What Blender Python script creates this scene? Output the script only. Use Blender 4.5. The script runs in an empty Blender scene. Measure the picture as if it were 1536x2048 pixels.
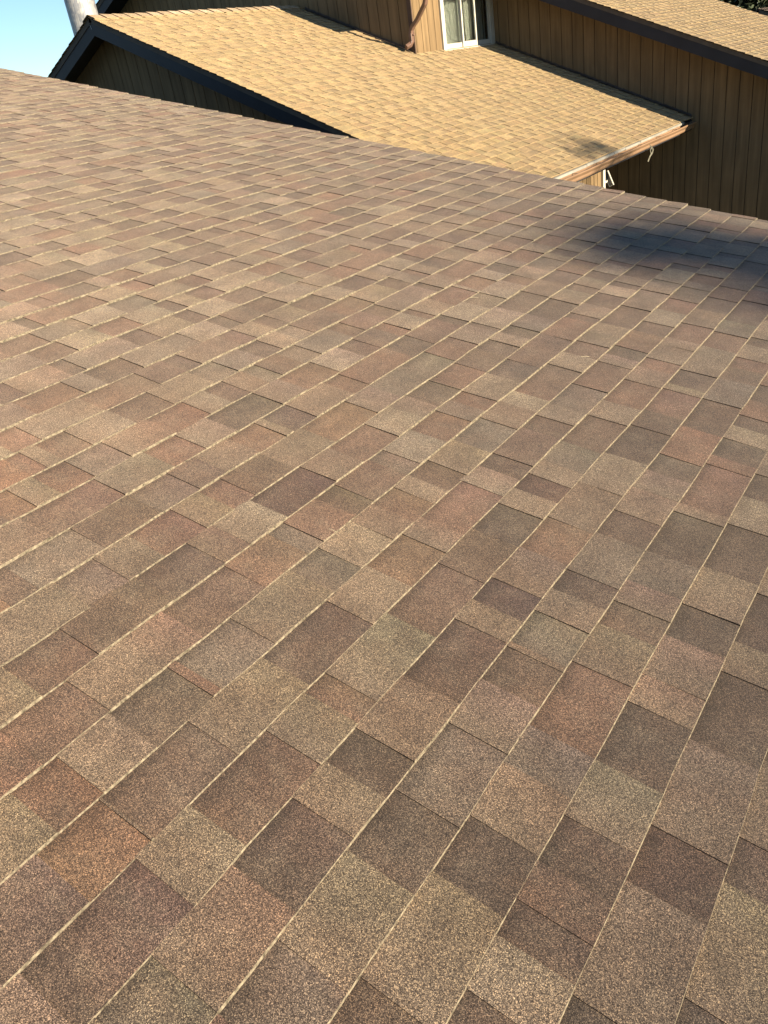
import bpy, math, random
from mathutils import Vector, Matrix, noise

# ------------------------------------------------------------------ camera, sky, sun, exposure
scene = bpy.context.scene
COL = scene.collection
rad = math.radians
random.seed(7)

cam_data = bpy.data.cameras.new("camera")
cam = bpy.data.objects.new("camera", cam_data)
COL.objects.link(cam)
RR = [[0.8104291448652449, 0.1767739373526358, -0.5585298346783582],
      [0.5680590568386128, -0.4702074205234249, 0.6754360736800579],
      [-0.14322537867505689, -0.8646710107072825, -0.4814878338502782]]
right = Vector([r[0] for r in RR]); up = -Vector([r[1] for r in RR]); back = -Vector([r[2] for r in RR])
m = Matrix((right, up, back)).transposed().to_4x4()
cam.matrix_world = m
cam_data.sensor_fit = 'VERTICAL'
cam_data.sensor_height = 32.0
cam_data.lens = 1560.0 / 2048.0 * 32.0
cam_data.clip_start = 0.05
cam_data.clip_end = 2000
scene.camera = cam

SUN_EL, SUN_AZ = 16.5, 89.7          # azimuth measured from +Y towards +X
world = bpy.data.worlds.new("World")
scene.world = world
world.use_nodes = True
wn = world.node_tree
wn.nodes.clear()
sky = wn.nodes.new('ShaderNodeTexSky')
sky.sky_type = 'NISHITA'
sky.sun_disc = False
sky.sun_elevation = rad(SUN_EL)
sky.sun_rotation = rad(SUN_AZ)
sky.altitude = 700
sky.air_density = 1.0
sky.dust_density = 0.0
sky.ozone_density = 3.6
bg = wn.nodes.new('ShaderNodeBackground')
bg.inputs['Strength'].default_value = 0.068
wo = wn.nodes.new('ShaderNodeOutputWorld')
wn.links.new(sky.outputs[0], bg.inputs[0])
wn.links.new(bg.outputs[0], wo.inputs[0])

sun_data = bpy.data.lights.new("sun", 'SUN')
sun_data.energy = 5.0
sun_data.angle = rad(0.5)
sun_data.color = (1.0, 0.85, 0.64)
sun = bpy.data.objects.new("sun", sun_data)
COL.objects.link(sun)
L = Vector((math.cos(rad(SUN_EL)) * math.sin(rad(SUN_AZ)), math.cos(rad(SUN_EL)) * math.cos(rad(SUN_AZ)), math.sin(rad(SUN_EL))))
sun.rotation_euler = L.to_track_quat('Z', 'Y').to_euler()

scene.view_settings.view_transform = 'Standard'
scene.view_settings.look = 'None'
scene.view_settings.exposure = 1.3
scene.view_settings.gamma = 1.0

# ------------------------------------------------------------------ helpers
GROUND = -4.4

def tag(o, label=None, cat=None, group=None, kind=None):
    if label: o['label'] = label
    if cat: o['category'] = cat
    if group: o['group'] = group
    if kind: o['kind'] = kind
    return o

def empty(name, loc):
    o = bpy.data.objects.new(name, None)
    o.location = loc
    o.empty_display_size = 0.3
    COL.objects.link(o)
    return o

class MB:
    """collects polygons with a material index and an optional corner colour"""
    def __init__(s):
        s.v = []; s.f = []; s.mi = []; s.c = []
    def poly(s, pts, mi=0, cols=None):
        b = len(s.v)
        s.v.extend([tuple(p) for p in pts])
        s.f.append(tuple(range(b, b + len(pts))))
        s.mi.append(mi)
        s.c.append(cols if cols else [(1, 1, 1, 0)] * len(pts))
    def box(s, a, b, mi=0):
        x0, y0, z0 = a; x1, y1, z1 = b
        P = [(x0,y0,z0),(x1,y0,z0),(x1,y1,z0),(x0,y1,z0),(x0,y0,z1),(x1,y0,z1),(x1,y1,z1),(x0,y1,z1)]
        for q in ((0,3,2,1),(4,5,6,7),(0,1,5,4),(1,2,6,5),(2,3,7,6),(3,0,4,7)):
            s.poly([P[i] for i in q], mi)
    def prism(s, pts, vec, mi=0):
        """closed prism: polygon pts swept by vec"""
        vec = Vector(vec)
        A = [Vector(p) for p in pts]; B = [p + vec for p in A]
        s.poly(A[::-1], mi); s.poly(B, mi)
        n = len(A)
        for i in range(n):
            j = (i + 1) % n
            s.poly([A[i], A[j], B[j], B[i]], mi)
    def tube(s, path, w, d, mi=0, side=Vector((1, 0, 0)), round_n=0):
        """rectangular (or round) tube along a path"""
        path = [Vector(p) for p in path]
        rings = []
        for i, p in enumerate(path):
            t = (path[min(i + 1, len(path) - 1)] - path[max(i - 1, 0)]).normalized()
            u = (side - t * side.dot(t)).normalized()
            v = t.cross(u)
            if round_n:
                rings.append([p + u * math.cos(2 * math.pi * k / round_n) * w + v * math.sin(2 * math.pi * k / round_n) * d for k in range(round_n)])
            else:
                c = 0.18
                prof = []
                for sx, sy in ((1, 1), (-1, 1), (-1, -1), (1, -1)):
                    prof += ([(sx * (1 - c), sy), (sx, sy * (1 - c))] if sx * sy < 0 else [(sx, sy * (1 - c)), (sx * (1 - c), sy)])
                rings.append([p + u * a * w / 2 + v * b * d / 2 for a, b in prof])
        n = len(rings[0])
        for a, b in zip(rings, rings[1:]):
            for k in range(n):
                j = (k + 1) % n
                s.poly([a[k], a[j], b[j], b[k]], mi)
        s.poly(rings[0][::-1], mi); s.poly(rings[-1], mi)
    def build(s, name, mats, parent=None, origin=None, smooth=False):
        o0 = Vector(origin) if origin else (parent.location.copy() if parent is not None else Vector((0, 0, 0)))
        if parent is not None:
            q = parent
            o0 = Vector((0, 0, 0))
            while q is not None:
                o0 += q.location; q = q.parent
        me = bpy.data.meshes.new(name)
        me.from_pydata([(x - o0.x, y - o0.y, z - o0.z) for x, y, z in s.v], [], s.f)
        if not isinstance(mats, (list, tuple)): mats = [mats]
        for mm in mats: me.materials.append(mm)
        me.polygons.foreach_set('material_index', s.mi)
        ca = me.color_attributes.new('tone', 'FLOAT_COLOR', 'CORNER')
        flat = []
        for c in s.c:
            for q in c: flat.extend(q)
        ca.data.foreach_set('color', flat)
        if smooth:
            me.polygons.foreach_set('use_smooth', [True] * len(me.polygons))
        me.update()
        o = bpy.data.objects.new(name, me)
        COL.objects.link(o)
        if parent is not None: o.parent = parent
        else: o.location = o0
        return o

def newmat(name):
    mt = bpy.data.materials.new(name)
    mt.use_nodes = True
    nt = mt.node_tree
    b = nt.nodes['Principled BSDF']
    return mt, nt, b

def node(nt, t, **kw):
    n = nt.nodes.new(t)
    for k, v in kw.items(): setattr(n, k, v)
    return n

def mixrgb(nt, fac, a, b, mode='MIX'):
    n = nt.nodes.new('ShaderNodeMix'); n.data_type = 'RGBA'; n.blend_type = mode
    for sock, val in ((0, fac), (6, a), (7, b)):
        if isinstance(val, (int, float)): n.inputs[sock].default_value = val
        elif isinstance(val, tuple): n.inputs[sock].default_value = val if len(val) == 4 else (*val, 1)
        else: nt.links.new(val, n.inputs[sock])
    return n.outputs[2]

def ramp(nt, src, stops, interp='LINEAR'):
    r = nt.nodes.new('ShaderNodeValToRGB')
    r.color_ramp.interpolation = interp
    e = r.color_ramp.elements
    while len(e) < len(stops): e.new(0.5)
    for i, (p, c) in enumerate(stops):
        e[i].position = p
        e[i].color = (c, c, c, 1) if isinstance(c, (int, float)) else (*c, 1)
    nt.links.new(src, r.inputs[0])
    return r.outputs[0]

def noise_tex(nt, scale, detail=2, rough=0.5, vec=None, dist=0):
    n = nt.nodes.new('ShaderNodeTexNoise')
    n.inputs['Scale'].default_value = scale
    n.inputs['Detail'].default_value = detail
    n.inputs['Roughness'].default_value = rough
    n.inputs['Distortion'].default_value = dist
    if vec is not None: nt.links.new(vec, n.inputs['Vector'])
    return n.outputs[0]

def mapping(nt, scale=(1, 1, 1), coord='Object'):
    tc = nt.nodes.new('ShaderNodeTexCoord')
    mp = nt.nodes.new('ShaderNodeMapping')
    mp.inputs['Scale'].default_value = scale
    nt.links.new(tc.outputs[coord], mp.inputs['Vector'])
    return mp.outputs[0]

# ------------------------------------------------------------------ materials
def shingle_mat(name, grain, contrast, bump_d, light=(2.9, 2.75, 2.35), dark=(0.16, 0.14, 0.13), patch=0.35, patch_col=(0.30, 0.20, 0.12), patch_dark=(0.085, 0.062, 0.048), patch_pale=(0.21, 0.17, 0.125), sheen=0.2):
    """granule covered asphalt: the corner colour gives each tab its blend; a = head of each tab: printed dark blend plus painted contact shade"""
    mt, nt, b = newmat(name)
    at = node(nt, 'ShaderNodeVertexColor', layer_name='tone')
    vec = mapping(nt)
    vor = node(nt, 'ShaderNodeTexVoronoi'); vor.inputs['Scale'].default_value = grain
    nt.links.new(vec, vor.inputs['Vector'])
    sep = node(nt, 'ShaderNodeSeparateColor'); nt.links.new(vor.outputs['Color'], sep.inputs[0])
    # granules: some dark, many middling, a few cream
    g = ramp(nt, sep.outputs[0], [(0.0, dark), (0.34, (0.50, 0.47, 0.45)), (0.60, (0.92, 0.90, 0.87)), (0.80, (1.35, 1.30, 1.20)), (1.0, light)])
    n2 = noise_tex(nt, grain * 0.4, 2, 0.6, vec)
    g2 = ramp(nt, n2, [(0.25, 0.72), (0.75, 1.28)])
    gg = mixrgb(nt, 1.0, g, g2, 'MULTIPLY')
    gg = mixrgb(nt, contrast, (1, 1, 1), gg)
    # blend drift inside and between tabs
    n3 = noise_tex(nt, 9.0, 3, 0.55, vec)
    f3 = ramp(nt, n3, [(0.42, 0.0), (0.68, patch)])
    base = mixrgb(nt, f3, at.outputs['Color'], patch_col)
    n6 = noise_tex(nt, 12.0, 4, 0.65, mapping(nt, (1, 0.75, 1)), 0.4)
    base = mixrgb(nt, ramp(nt, n6, [(0.44, 0.0), (0.66, patch * 1.3)]), base, patch_dark)
    n7 = noise_tex(nt, 14.0, 4, 0.65, mapping(nt, (0.8, 1, 1.3)), 0.4)
    base = mixrgb(nt, ramp(nt, n7, [(0.48, 0.0), (0.70, patch * 1.2)]), base, patch_pale)
    n4 = noise_tex(nt, 5.5, 3, 0.6, mapping(nt, (1, 1, 3)))
    f4 = ramp(nt, n4, [(0.3, 0.80), (0.7, 1.20)])
    base = mixrgb(nt, 1.0, base, f4, 'MULTIPLY')
    # printed dark blend on the lower ply, plus contact shade painted under every butt
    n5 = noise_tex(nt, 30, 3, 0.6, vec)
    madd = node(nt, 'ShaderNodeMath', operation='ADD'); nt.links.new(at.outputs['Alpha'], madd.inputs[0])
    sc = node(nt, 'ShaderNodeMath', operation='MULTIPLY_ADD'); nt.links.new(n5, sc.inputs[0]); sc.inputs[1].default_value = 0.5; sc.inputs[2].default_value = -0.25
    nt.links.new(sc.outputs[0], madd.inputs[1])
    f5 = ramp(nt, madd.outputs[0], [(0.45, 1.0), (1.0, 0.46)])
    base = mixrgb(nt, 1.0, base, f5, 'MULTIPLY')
    col = mixrgb(nt, 1.0, base, gg, 'MULTIPLY')
    nt.links.new(col, b.inputs['Base Color'])
    b.inputs['Roughness'].default_value = 0.85
    b.inputs['Diffuse Roughness'].default_value = 1.0
    b.inputs['Specular IOR Level'].default_value = 0.25
    b.inputs['Sheen Weight'].default_value = sheen; b.inputs['Sheen Roughness'].default_value = 0.5; b.inputs['Sheen Tint'].default_value = (1.0, 0.86, 0.74, 1)
    bp = node(nt, 'ShaderNodeBump'); bp.inputs['Strength'].default_value = 1.0; bp.inputs['Distance'].default_value = bump_d
    hs = node(nt, 'ShaderNodeMath', operation='ADD')
    nt.links.new(sep.outputs[1], hs.inputs[0]); nt.links.new(n2, hs.inputs[1])
    nt.links.new(hs.outputs[0], bp.inputs['Height'])
    nt.links.new(bp.outputs[0], b.inputs['Normal'])
    return mt

def flat_mat(name, col, rough=0.6, var=0.2, scale=8, spec=0.4, metal=0.0, bump=0.0, stretch=(1, 1, 1)):
    mt, nt, b = newmat(name)
    vec = mapping(nt, stretch)
    n = noise_tex(nt, scale, 5, 0.6, vec)
    f = ramp(nt, n, [(0.3, 1 - var), (0.7, 1 + var)])
    c = mixrgb(nt, 1.0, (*col, 1), f, 'MULTIPLY')
    nt.links.new(c, b.inputs['Base Color'])
    b.inputs['Roughness'].default_value = rough
    b.inputs['Specular IOR Level'].default_value = spec
    b.inputs['Metallic'].default_value = metal
    if bump:
        bp = node(nt, 'ShaderNodeBump'); bp.inputs['Distance'].default_value = bump
        nt.links.new(n, bp.inputs['Height']); nt.links.new(bp.outputs[0], b.inputs['Normal'])
    return mt

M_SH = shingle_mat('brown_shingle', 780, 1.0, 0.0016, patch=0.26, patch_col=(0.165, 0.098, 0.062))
M_BUTT = flat_mat('shingle_butt_edge', (0.185, 0.155, 0.108), 0.95, 0.75, 110, 0.1)
M_CUT = flat_mat('shingle_cut_edge', (0.018, 0.014, 0.012), 0.9, 0.2, 100, 0.2)
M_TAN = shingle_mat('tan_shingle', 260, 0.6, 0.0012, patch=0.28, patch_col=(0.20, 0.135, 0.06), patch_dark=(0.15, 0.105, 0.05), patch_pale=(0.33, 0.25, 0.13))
M_TBUTT = flat_mat('tan_butt_edge', (0.30, 0.22, 0.12), 0.95, 0.3, 60, 0.1)
M_UNDER = flat_mat('roof_deck', (0.10, 0.08, 0.06), 0.9)
def siding_mat(name, col):
    mt, nt, b = newmat(name)
    n1 = noise_tex(nt, 1.0, 4, 0.6, mapping(nt, (14, 14, 0.8)))
    n2 = noise_tex(nt, 1.3, 4, 0.6, mapping(nt))
    f = ramp(nt, n1, [(0.3, 0.72), (0.7, 1.2)])
    f2 = ramp(nt, n2, [(0.3, 0.88), (0.7, 1.1)])
    c = mixrgb(nt, 1.0, (*col, 1), f, 'MULTIPLY'); c = mixrgb(nt, 1.0, c, f2, 'MULTIPLY')
    nt.links.new(c, b.inputs['Base Color'])
    b.inputs['Roughness'].default_value = 0.75
    b.inputs['Specular IOR Level'].default_value = 0.25
    bp = node(nt, 'ShaderNodeBump'); bp.inputs['Distance'].default_value = 0.002
    nt.links.new(n1, bp.inputs['Height']); nt.links.new(bp.outputs[0], b.inputs['Normal'])
    return mt
M_SIDE = siding_mat('brown_siding_paint', (0.210, 0.141, 0.070))
M_GROOVE = flat_mat('siding_groove', (0.04, 0.028, 0.018), 0.9, 0.2, 5)
M_FASCIA = flat_mat('dark_fascia_paint', (0.016, 0.017, 0.022), 0.55, 0.2, 3, 0.4)
M_TRIM = flat_mat('brown_trim_paint', (0.09, 0.055, 0.035), 0.6, 0.2, 6)
M_GUT = flat_mat('copper_brown_gutter', (0.25, 0.155, 0.09), 0.45, 0.2, 1.2, 0.5, 0.0, 0.0, (1, 1, 1))
M_SPOUT = flat_mat('brown_downspout', (0.17, 0.10, 0.07), 0.4, 0.15, 4, 0.5)
M_WHITE = flat_mat('white_window_vinyl', (0.50, 0.48, 0.41), 0.45, 0.06, 6)
M_DRIP = flat_mat('pale_drip_edge', (0.36, 0.345, 0.29), 0.4, 0.2, 4, 0.5, 0.2)
M_CURT = flat_mat('grey_curtain', (0.27, 0.27, 0.22), 0.9, 0.12, 3)
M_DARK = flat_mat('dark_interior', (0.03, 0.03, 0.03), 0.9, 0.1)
M_GLASS, nt, b = newmat('window_glass')
b.inputs['Base Color'].default_value = (0.9, 0.95, 0.93, 1); b.inputs['Roughness'].default_value = 0.03
b.inputs['Transmission Weight'].default_value = 1.0; b.inputs['IOR'].default_value = 1.45
b.inputs['Specular IOR Level'].default_value = 0.6
nz = noise_tex(nt, 1.5, 2, 0.5, mapping(nt))
bp = node(nt, 'ShaderNodeBump'); bp.inputs['Distance'].default_value = 0.003
nt.links.new(nz, bp.inputs['Height']); nt.links.new(bp.outputs[0], b.inputs['Normal'])
# galvanised metal
M_GALV, nt, b = newmat('galvanised_metal')
v = node(nt, 'ShaderNodeTexVoronoi'); v.inputs['Scale'].default_value = 28
mv = mapping(nt, (1, 1, 0.7)); nt.links.new(mv, v.inputs['Vector'])
sp = node(nt, 'ShaderNodeSeparateColor'); nt.links.new(v.outputs['Color'], sp.inputs[0])
f1 = ramp(nt, sp.outputs[0], [(0.0, (0.22, 0.23, 0.25)), (1.0, (0.42, 0.41, 0.38))])
f2 = ramp(nt, noise_tex(nt, 5, 4, 0.6, mv), [(0.35, 0.75), (0.65, 1.1)])
nt.links.new(mixrgb(nt, 1.0, f1, f2, 'MULTIPLY'), b.inputs['Base Color'])
b.inputs['Metallic'].default_value = 0.25; b.inputs['Roughness'].default_value = 0.5
# foliage
def leaf_mat(name, a, c):
    mt, nt, b = newmat(name)
    n = noise_tex(nt, 1.5, 3, 0.6, mapping(nt))
    f = ramp(nt, n, [(0.3, a), (0.7, c)])
    nt.links.new(f, b.inputs['Base Color']); b.inputs['Roughness'].default_value = 0.7
    return mt
M_LEAF = leaf_mat('conifer_needles', (0.03, 0.06, 0.02), (0.08, 0.12, 0.04))
M_LEAF2 = leaf_mat('broad_leaves', (0.012, 0.022, 0.008), (0.04, 0.055, 0.018))
M_BARK = flat_mat('bark', (0.05, 0.036, 0.026), 0.9, 0.4, 12, 0.1, 0, 0.01, (1, 1, 0.2))
M_GRASS, nt, b = newmat('dry_lawn')
nt.links.new(ramp(nt, noise_tex(nt, 0.8, 8, 0.7, mapping(nt)), [(0.3, (0.05, 0.07, 0.02)), (0.7, (0.16, 0.14, 0.07))]), b.inputs['Base Color'])
b.inputs['Roughness'].default_value = 0.95

# ------------------------------------------------------------------ shingle field generator
TONES = {'R': (0.158, 0.092, 0.064), 'O': (0.175, 0.104, 0.062), 'D': (0.092, 0.068, 0.052), 'B': (0.112, 0.076, 0.056),
         'G': (0.142, 0.118, 0.092), 'K': (0.068, 0.043, 0.036), 'L': (0.235, 0.195, 0.145), 'T': (0.196, 0.155, 0.112),
         'M': (0.165, 0.125, 0.090)}
_m = (0.150, 0.114, 0.080)
def _calm(v):
    lum = (v[0] + v[1] + v[2]) / (_m[0] + _m[1] + _m[2])
    k = (0.80 * lum + 0.20) / lum      # draws very light and very dark blends together a little
    return tuple(1.09 * k * (0.62 * v[i] + 0.38 * lum * _m[i]) * (1.0, 0.995, 1.02)[i] for i in range(3))
TONES = {k: _calm(v) for k, v in TONES.items()}
TAN_TONES = {'a': (0.330, 0.238, 0.105), 'b': (0.255, 0.178, 0.078), 'c': (0.400, 0.292, 0.140), 'd': (0.205, 0.142, 0.064), 'e': (0.300, 0.202, 0.095)}
TAN_TONES = {k: tuple(0.82 * (0.68 * x + 0.32 * y_) for x, y_ in zip(v, (0.285, 0.205, 0.070))) for k, v in TAN_TONES.items()}

def shingle_field(mb, P0, S, N, k0, k1, y_range, e, tones, low_keys, high_keys, lows=None, seg=0.07,
                  hi=0.0070, lo=0.0045, jit=1.25, tab=(0.08, 0.22), gap=(0.07, 0.20), rnd=None, band=0.9):
    """one course per k: raised tabs with the lower ply showing between them; P(s,y,h)=P0+s*S+y*Y+h*N"""
    rnd = rnd or random
    Y = Vector((0, 1, 0))
    def P(s, y, h): return P0 + S * s + Y * y + N * h
    def tone(key):
        c = tones[key]; j = 1 + rnd.uniform(-0.09, 0.09); w = rnd.uniform(-0.015, 0.035)
        return (c[0] * j * (1 + w), c[1] * j, c[2] * j * (1 - w))
    for k in range(k0, k1):
        ya, yb = y_range(k)
        given = [q for q in (lows or []) if q[0] == k]
        # ---- the list of pieces along the course
        y = ya + rnd.uniform(-0.004, 0.004)
        yend = yb + rnd.uniform(-0.006, 0.006)
        pieces = []      # (y0,y1,is_high,tone)
        def fill_random(a, b, first_high=True):
            high = first_high
            while a < b - 1e-6:
                w = rnd.uniform(*(tab if high else gap))
                if rnd.random() < 0.18: w *= 1.5 if high else 0.5
                q = min(b, a + w)
                if b - q < 0.05: q = b
                key = rnd.choice(high_keys if high else low_keys)
                pieces.append((a, q, high, tone(key)))
                a = q; high = not high
        cur = y
        for (_, g0, g1, t) in given:
            if g0 - cur > 0.55:
                fill_random(cur, g0 - 0.16, True)
                if pieces and pieces[-1][2]:
                    a, q, h_, t_ = pieces.pop(); pieces.append((a, g0, True, t_))
                else:
                    pieces.append((pieces[-1][1] if pieces else cur, g0, True, tone(rnd.choice(high_keys))))
            elif g0 - cur > 0.002:
                if g0 - cur > 0.24:
                    mid = cur + (g0 - cur) * rnd.uniform(0.35, 0.65)
                    pieces.append((cur, mid, True, tone(rnd.choice(high_keys)))); pieces.append((mid, g0, True, tone(rnd.choice(high_keys))))
                else:
                    pieces.append((cur, g0, True, tone(rnd.choice(high_keys))))
            pieces.append((max(cur, g0), g1, False, tone(t)))
            cur = g1
        if yend - cur > 0.3: fill_random(cur, yend, True)
        elif yend > cur: pieces.append((cur, yend, True, tone(rnd.choice(high_keys))))
        # ---- shingle strips are about a metre long, each a hair off line
        off0 = rnd.uniform(0, 1)
        def strip_off(yy):
            q = math.floor(yy + off0); r = random.Random(q * 7919 + k * 131)
            return r.uniform(-0.0018, 0.0018) * jit, r.uniform(-0.0012, 0.0022) * jit
        for pi, (a, b, high, c) in enumerate(pieces):
            n = max(1, int(round((b - a) / seg)))
            hb = (hi if high else lo) * rnd.uniform(0.75, 1.2)
            ht = 0.0028 if high else 0.0004
            c2 = tuple(x * rnd.uniform(0.93, 1.07) for x in c)
            bs = []; ts = []
            for i in range(n + 1):
                yy = a + (b - a) * i / n
                so, ho = strip_off(min(max(yy, a + 1e-4), b - 1e-4))
                nz = noise.noise(Vector((yy * 3.1, k * 1.7, 3.3)))
                nz2 = noise.noise(Vector((yy * 21.0, k * 4.1, 9.1)))
                s_b = k * e + so + nz * 0.0022 * jit + nz2 * 0.0012 * jit
                bs.append(P(s_b + 0.0019, yy, hb + ho + nz2 * 0.0010 * jit + abs(nz) * 0.002 * jit))
                ts.append((P((k + 1) * e + 0.006, yy, ht), P(s_b - 0.0006, yy, -0.003)))
            for i in range(n):
                al = band if not high else band * 0.42  # raised tabs get a weaker painted contact shade at the head
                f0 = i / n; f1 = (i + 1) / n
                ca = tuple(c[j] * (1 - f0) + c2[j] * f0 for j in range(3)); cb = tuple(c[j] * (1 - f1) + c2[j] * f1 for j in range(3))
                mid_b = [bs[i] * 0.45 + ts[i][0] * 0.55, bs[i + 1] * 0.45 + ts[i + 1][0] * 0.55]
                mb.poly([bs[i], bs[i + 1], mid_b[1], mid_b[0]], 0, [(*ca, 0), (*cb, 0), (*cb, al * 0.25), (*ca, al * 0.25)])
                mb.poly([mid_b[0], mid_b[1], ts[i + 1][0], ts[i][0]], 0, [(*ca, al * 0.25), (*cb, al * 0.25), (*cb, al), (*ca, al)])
                mb.poly([ts[i][1], ts[i + 1][1], bs[i + 1], bs[i]], 1)
            if high:    # cut ends of the raised tab
                lowp = [P(k * e, a, -0.002), P((k + 1) * e + 0.006, a, -0.002)]
                if pi == 0 or not pieces[pi - 1][2]:
                    mb.poly([lowp[1], lowp[0], bs[0], ts[0][0]], 2)
                if pi == len(pieces) - 1 or not pieces[pi + 1][2]:
                    mb.poly([P(k * e, b, -0.002), P((k + 1) * e + 0.006, b, -0.002), ts[-1][0], bs[-1]], 2)

# ================================================================== GROUND
mb = MB()
mb.poly([(-600, -600, GROUND), (600, -600, GROUND), (600, 600, GROUND), (-600, 600, GROUND)])
g = mb.build('ground', M_GRASS); g['kind'] = 'structure'

# ================================================================== NEAR HOUSE (the roof stood on)
PF = rad(13.1177)
S_F = Vector((-math.cos(PF), 0, math.sin(PF)))
N_F = Vector((math.sin(PF), 0, math.cos(PF)))
E_F = 0.143
P_F = N_F * -1.3144 + S_F * (0.06 * E_F) - N_F * 0.004
LOWS = [(-2, 0.689, 0.735, 'D'), (-2, 0.963, 1.069, 'D'), (-1, 0.863, 0.995, 'K'), (-1, 1.234, 1.468, 'D'), (-1, 1.584, 1.797, 'K'), (0, 0.484, 0.546, 'B'), (0, 0.647, 0.72, 'B'), (0, 0.804, 0.916, 'D'), (0, 1.068, 1.254, 'D'), (0, 1.503, 1.639, 'D'), (0, 1.819, 2.057, 'D'), (0, 2.229, 2.384, 'D'), (1, 0.382, 0.463, 'B'), (1, 0.676, 0.81, 'D'), (1, 1.067, 1.289, 'R'), (1, 1.443, 1.544, 'B'), (1, 1.789, 2.02, 'D'), (1, 2.073, 2.345, 'R'), (1, 2.41, 2.549, 'D'), (1, 2.657, 2.752, 'D'), (2, 0.296, 0.431, 'G'), (2, 0.619, 0.773, 'D'), (2, 0.775, 0.97, 'G'), (2, 1.116, 1.24, 'B'), (2, 1.258, 1.39, 'G'), (2, 1.489, 1.583, 'D'), (2, 1.781, 1.917, 'D'), (2, 2.188, 2.309, 'D'), (2, 2.537, 2.789, 'D'), (2, 3.134, 3.245, 'R'), (3, 0.186, 0.295, 'G'), (3, 0.479, 0.642, 'D'), (3, 0.743, 0.843, 'D'), (3, 1.02, 1.244, 'B'), (3, 1.33, 1.433, 'K'), (3, 1.591, 1.764, 'R'), (3, 2.2, 2.431, 'D'), (3, 2.567, 2.774, 'R'), (3, 2.827, 2.978, 'D'), (3, 3.611, 3.92, 'D'), (4, 0.159, 0.389, 'B'), (4, 0.518, 0.729, 'B'), (4, 0.853, 0.923, 'R'), (4, 1.16, 1.397, 'B'), (4, 1.581, 1.735, 'D'), (4, 1.833, 1.934, 'K'), (4, 2.177, 2.4, 'B'), (4, 2.537, 2.751, 'R'), (4, 2.897, 2.998, 'R'), (4, 3.251, 3.45, 'R'), (5, 0.293, 0.427, 'O'), (5, 0.433, 0.651, 'B'), (5, 0.873, 1.106, 'D'), (5, 1.273, 1.44, 'O'), (5, 1.535, 1.768, 'R'), (5, 1.876, 1.967, 'D'), (5, 2.173, 2.283, 'D'), (5, 2.388, 2.589, 'G'), (5, 2.592, 2.835, 'R'), (6, 0.34, 0.44, 'R'), (6, 0.569, 0.727, 'D'), (6, 0.751, 0.921, 'G'), (6, 1.138, 1.254, 'G'), (6, 1.501, 1.612, 'R'), (6, 1.692, 1.801, 'B'), (6, 1.956, 2.142, 'G'), (6, 2.393, 2.684, 'R'), (6, 2.824, 2.965, 'B'), (6, 3.208, 3.467, 'B'), (7, 0.411, 0.573, 'R'), (7, 0.84, 1.05, 'B'), (7, 1.215, 1.28, 'G'), (7, 1.921, 2.086, 'R'), (7, 2.181, 2.27, 'R'), (7, 2.456, 2.616, 'D'), (7, 3.16, 3.228, 'D'), (7, 3.376, 3.547, 'B'), (8, 0.515, 0.661, 'B'), (8, 0.881, 1.056, 'D'), (8, 1.301, 1.524, 'K'), (8, 1.662, 1.857, 'R'), (8, 2.108, 2.264, 'D'), (8, 2.27, 2.454, 'R'), (8, 3.084, 3.324, 'D'), (9, 0.749, 0.867, 'G'), (9, 0.984, 1.134, 'R'), (9, 1.241, 1.329, 'R'), (9, 1.702, 1.941, 'O'), (9, 2.296, 2.461, 'G'), (9, 3.062, 3.317, 'B'), (10, 0.637, 0.715, 'B'), (10, 0.712, 0.912, 'G'), (10, 1.106, 1.252, 'G'), (10, 1.505, 1.632, 'R'), (10, 1.669, 1.791, 'D'), (10, 3.649, 3.834, 'G'), (11, 0.859, 1.101, 'B'), (11, 1.286, 1.417, 'R'), (11, 1.556, 1.783, 'D'), (11, 1.918, 2.103, 'R'), (11, 2.944, 3.153, 'R'), (11, 3.183, 3.345, 'R'), (12, 0.831, 0.916, 'R'), (12, 0.997, 1.109, 'R'), (12, 1.113, 1.246, 'G'), (12, 1.427, 1.584, 'R'), (12, 1.687, 1.779, 'B'), (12, 3.25, 3.515, 'R'), (13, 1.004, 1.056, 'R'), (13, 1.11, 1.217, 'R'), (13, 1.39, 1.556, 'B'), (14, 1.043, 1.14, 'R'), (14, 1.383, 1.626, 'R'), (15, 1.227, 1.42, 'R')]
near = empty('house', (-4.0, 0.5, GROUND))
tag(near, 'house with brown and tan dimensional asphalt shingle roof filling the foreground', 'house')
KE, KR = -17, 71
Y_RAKE, Y_BACK = 5.42, -4.0
mb = MB()
rr = random.Random(11)
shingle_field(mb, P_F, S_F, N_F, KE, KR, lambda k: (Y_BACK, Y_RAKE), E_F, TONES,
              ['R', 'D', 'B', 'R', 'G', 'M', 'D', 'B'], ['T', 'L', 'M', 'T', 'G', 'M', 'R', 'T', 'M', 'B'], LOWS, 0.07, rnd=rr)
# far slope beyond the ridge
RIDGE = P_F + S_F * (KR * E_F)
S_B = Vector((math.cos(PF), 0, math.sin(PF))); N_B = Vector((-math.sin(PF), 0, math.cos(PF)))
LB = 30
P_B = RIDGE - S_B * (LB * E_F)
shingle_field(mb, P_B, S_B, N_B, 0, LB, lambda k: (Y_BACK, Y_RAKE), E_F, TONES, ['R', 'D', 'B', 'G'], ['T', 'L', 'M', 'G'], None, 0.3, rnd=rr)
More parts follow.
